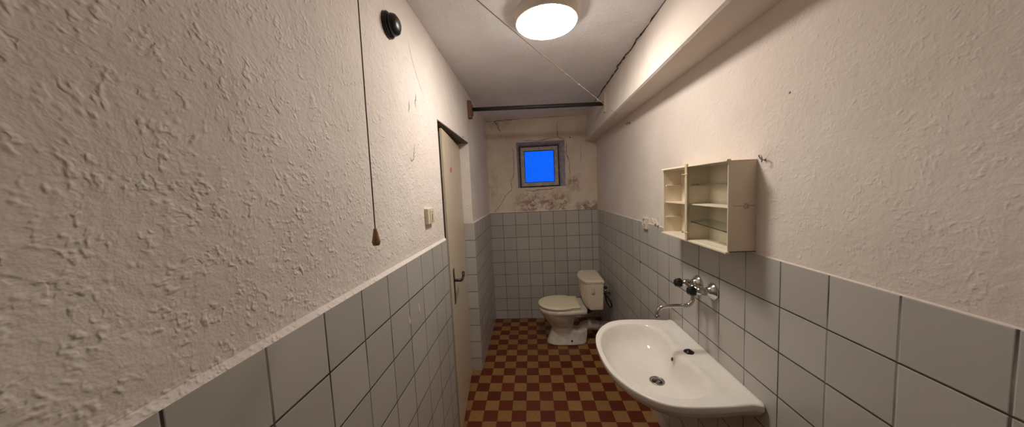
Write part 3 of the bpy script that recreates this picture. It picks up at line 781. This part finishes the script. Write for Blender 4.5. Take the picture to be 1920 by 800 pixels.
# seat + lid
def lid_ring(z, ins, n=72):
    pts_h = [(.524, 0), (.530, .048), (.551, .100), (.590, .145), (.643, .175), (.705, .190), (.770, .190), (.812, .182), (.838, .167), (.858, .158), (.920, .154), (.932, .146), (.932, .10), (.932, 0)]
    pl_ = closed_smooth([(x, dy) for x, dy in pts_h]+[(x, -dy) for x, dy in pts_h[-2:0:-1]], 4)
    out = []
    for k in range(n):
        a = 2*PI*k/n; r = poly_ray(pl_, (.74, 0), a)-ins; out.append((.74+r*math.cos(a), TY+r*math.sin(a), z))
    return out
bm = new_bm(); add_loft(bm, [lid_ring(.392, .012), lid_ring(.394, .006), lid_ring(.403, .006), lid_ring(.405, .010)]); obj('seat', bm, M['seat'], t)
bm = new_bm(); add_loft(bm, [lid_ring(.4055, .006), lid_ring(.407, 0), lid_ring(.416, 0), lid_ring(.420, .005), lid_ring(.4215, .02), lid_ring(.423, .09)])
obj('lid', bm, M['seat'], t)
for s in (-1, 1):
    bm = new_bm(); add_tube(bm, [(.944, TY+s*.075-.014, .398), (.944, TY+s*.075+.014, .398)], .006, 14); obj('hinge', bm, M['seat'], t)
    bm = new_bm(); add_lathe(bm, [(.010, 0), (.010, .004), (.005, .007)], (.845, TY+s*.090, .046), (0, s*.8, .6), 10); obj('floor_bolt', bm, M['dark_plastic'], t)
# cistern
def tank_ring(xf, xb, hw, bulge, z, n=14):
    out = []
    for k in range(n+1):
        u = -1+2*k/n; e = 1-abs(u)**8
        out.append((xf-bulge*(1-u*u)+.006*(1-e), TY-.005+hw*u, z))
    return out+[(xb, TY-.005+hw-.004, z), (xb+.003, TY-.005+hw*.5, z), (xb+.003, TY-.005-hw*.5, z), (xb, TY-.005-hw+.004, z)]
bm = new_bm(); add_loft(bm, [tank_ring(1.030, 1.128, .170, .012, .396), tank_ring(1.012, 1.138, .182, .022, .402), tank_ring(1.003, 1.140, .185, .028, .43), tank_ring(.992, 1.142, .187, .036, .50), tank_ring(.987, 1.144, .189, .042, .60), tank_ring(.986, 1.146, .190, .044, .665)], smooth=False)
tkk = obj('cistern', bm, M['tank'], t, bevel=.006, bseg=3)
bm = new_bm(); add_loft(bm, [tank_ring(.982, 1.149, .193, .046, .662), tank_ring(.980, 1.151, .195, .047, .666), tank_ring(.980, 1.151, .195, .047, .684), tank_ring(.986, 1.147, .190, .045, .690)], smooth=False); obj('cistern_lid', bm, M['tank'], t, bevel=.003, bseg=3)
yn = TY-.005-.187
bm = new_bm(); add_lathe(bm, [(.011, 0), (.011, .006), (.008, .009), (0, .010)], (1.045, yn, .618), (0, -1, 0), 18); lv = obj('flush_lever', bm, M['white_plate'], t)
bm = new_bm(); add_loft(bm, [[(1.045+w_*math.cos(a), yn-.008-.004*math.sin(a), z_) for a in [2*PI*k/12 for k in range(12)]] for z_, w_ in ((.622, .007), (.612, .009), (.592, .013), (.578, .015), (.570, .013), (.566, .007))]); obj('lever_paddle', bm, M['cab_yellow'], lv)
# flush pipe and waste sleeve
bm = new_bm(); add_tube(bm, smooth_path([(1.07, TY, .400), (1.068, TY, .345), (1.045, TY, .315), (.97, TY, .300), (.93, TY, .305)], 6), .020, 16); obj('flush_pipe', bm, M['dark_plastic'], t)
bm = new_bm()
prof = [(.046, 0), (.052, .002), (.052, .014)]
for k in range(4): prof += [(.045, .018+.016*k), (.050, .026+.016*k)]
prof += [(.046, .085), (.046, .092)]
add_lathe(bm, prof, (1.036, TY, .170), (1, 0, -.10), 28); obj('waste_sleeve', bm, M['rubber'], t)
bm = new_bm(); add_tube(bm, smooth_path([(1.118, TY, .162), (1.16, TY+.004, .158), (1.215, TY+.02, .15), (W-.002, TY+.03, .14)], 6), .042, 22); obj('waste_pipe', bm, M['frame_grey'], t)

# supply valve and hose on right wall
t = thing('supply_valve', (W, -.43, .47), 'dark supply valve with black hose between cistern and right wall', 'valve')
bm = new_bm(); add_lathe(bm, [(.024, 0), (.022, .006), (.012, .010), (.010, .050)], (W, -.47, .475), (-1, 0, 0), 18); add_tube(bm, [(W-.045, -.47, .455), (W-.045, -.47, .510)], .012, 12)
obj('valve_body', bm, M['steel'], t)
bm = new_bm(); add_lathe(bm, [(.006, 0), (.006, .014), (.017, .016), (.018, .026), (.010, .030), (0, .031)], (W-.045, -.47, .508), (0, -.3, 1), 20, wob=lambda a: 1+.12*math.sin(5*a)); obj('handle', bm, M['hose'], t)
bm = new_bm(); add_tube(bm, smooth_path([(W-.118, -.56, .515), (W-.095, -.60, .515), (W-.065, -.62, .485), (W-.035, -.63, .435), (W-.022, -.62, .385), (W-.032, -.58, .365), (W-.045, -.50, .400), (W-.045, -.47, .458)], 7), .0075, 10); obj('hose', bm, M['hose'], t)
bm = new_bm(); add_lathe(bm, [(.012, 0), (.012, .022)], (W-.1255, -.56, .515), (1, 0, 0), 6, smooth=False); obj('hose_nut', bm, M['steel'], t)

# ------------------------------------------------------------------ world: blue evening sky behind the obscured glass
w = bpy.data.worlds.new('World'); SC.world = w; w.use_nodes = True
bg = w.node_tree.nodes['Background']; bg.inputs[0].default_value = (.0, .155, 1.0, 1); bg.inputs[1].default_value = 1.0

# ------------------------------------------------------------------ camera
yaw, pitch, roll, fpx = -.0663, -.0785, -.0467, 548.46
F = Vector((math.sin(yaw)*math.cos(pitch), math.cos(yaw)*math.cos(pitch), math.sin(pitch)))
R0 = Vector((math.cos(yaw), -math.sin(yaw), 0)); U0 = R0.cross(F)
c, s = math.cos(roll), math.sin(roll); R = c*R0+s*U0; U = -s*R0+c*U0
cam = bpy.data.cameras.new('camera'); co = bpy.data.objects.new('camera', cam); COL.objects.link(co)
m = Matrix((R, U, -F)).transposed().to_4x4(); m.translation = Vector((.491, -3.5, 1.578)); co.matrix_world = m
cam.sensor_width = 36; cam.lens = 36*fpx/1920; cam.clip_start = .01
SC.camera = co

SC.view_settings.view_transform = 'Standard'; SC.view_settings.look = 'None'; SC.view_settings.gamma = 1; SC.view_settings.use_curve_mapping = False
SC.view_settings.exposure = 0.0
SC.cycles.max_bounces = 8; SC.cycles.diffuse_bounces = 5; SC.cycles.use_light_tree = False
SC.cycles.use_adaptive_sampling = True; SC.cycles.adaptive_threshold = .04
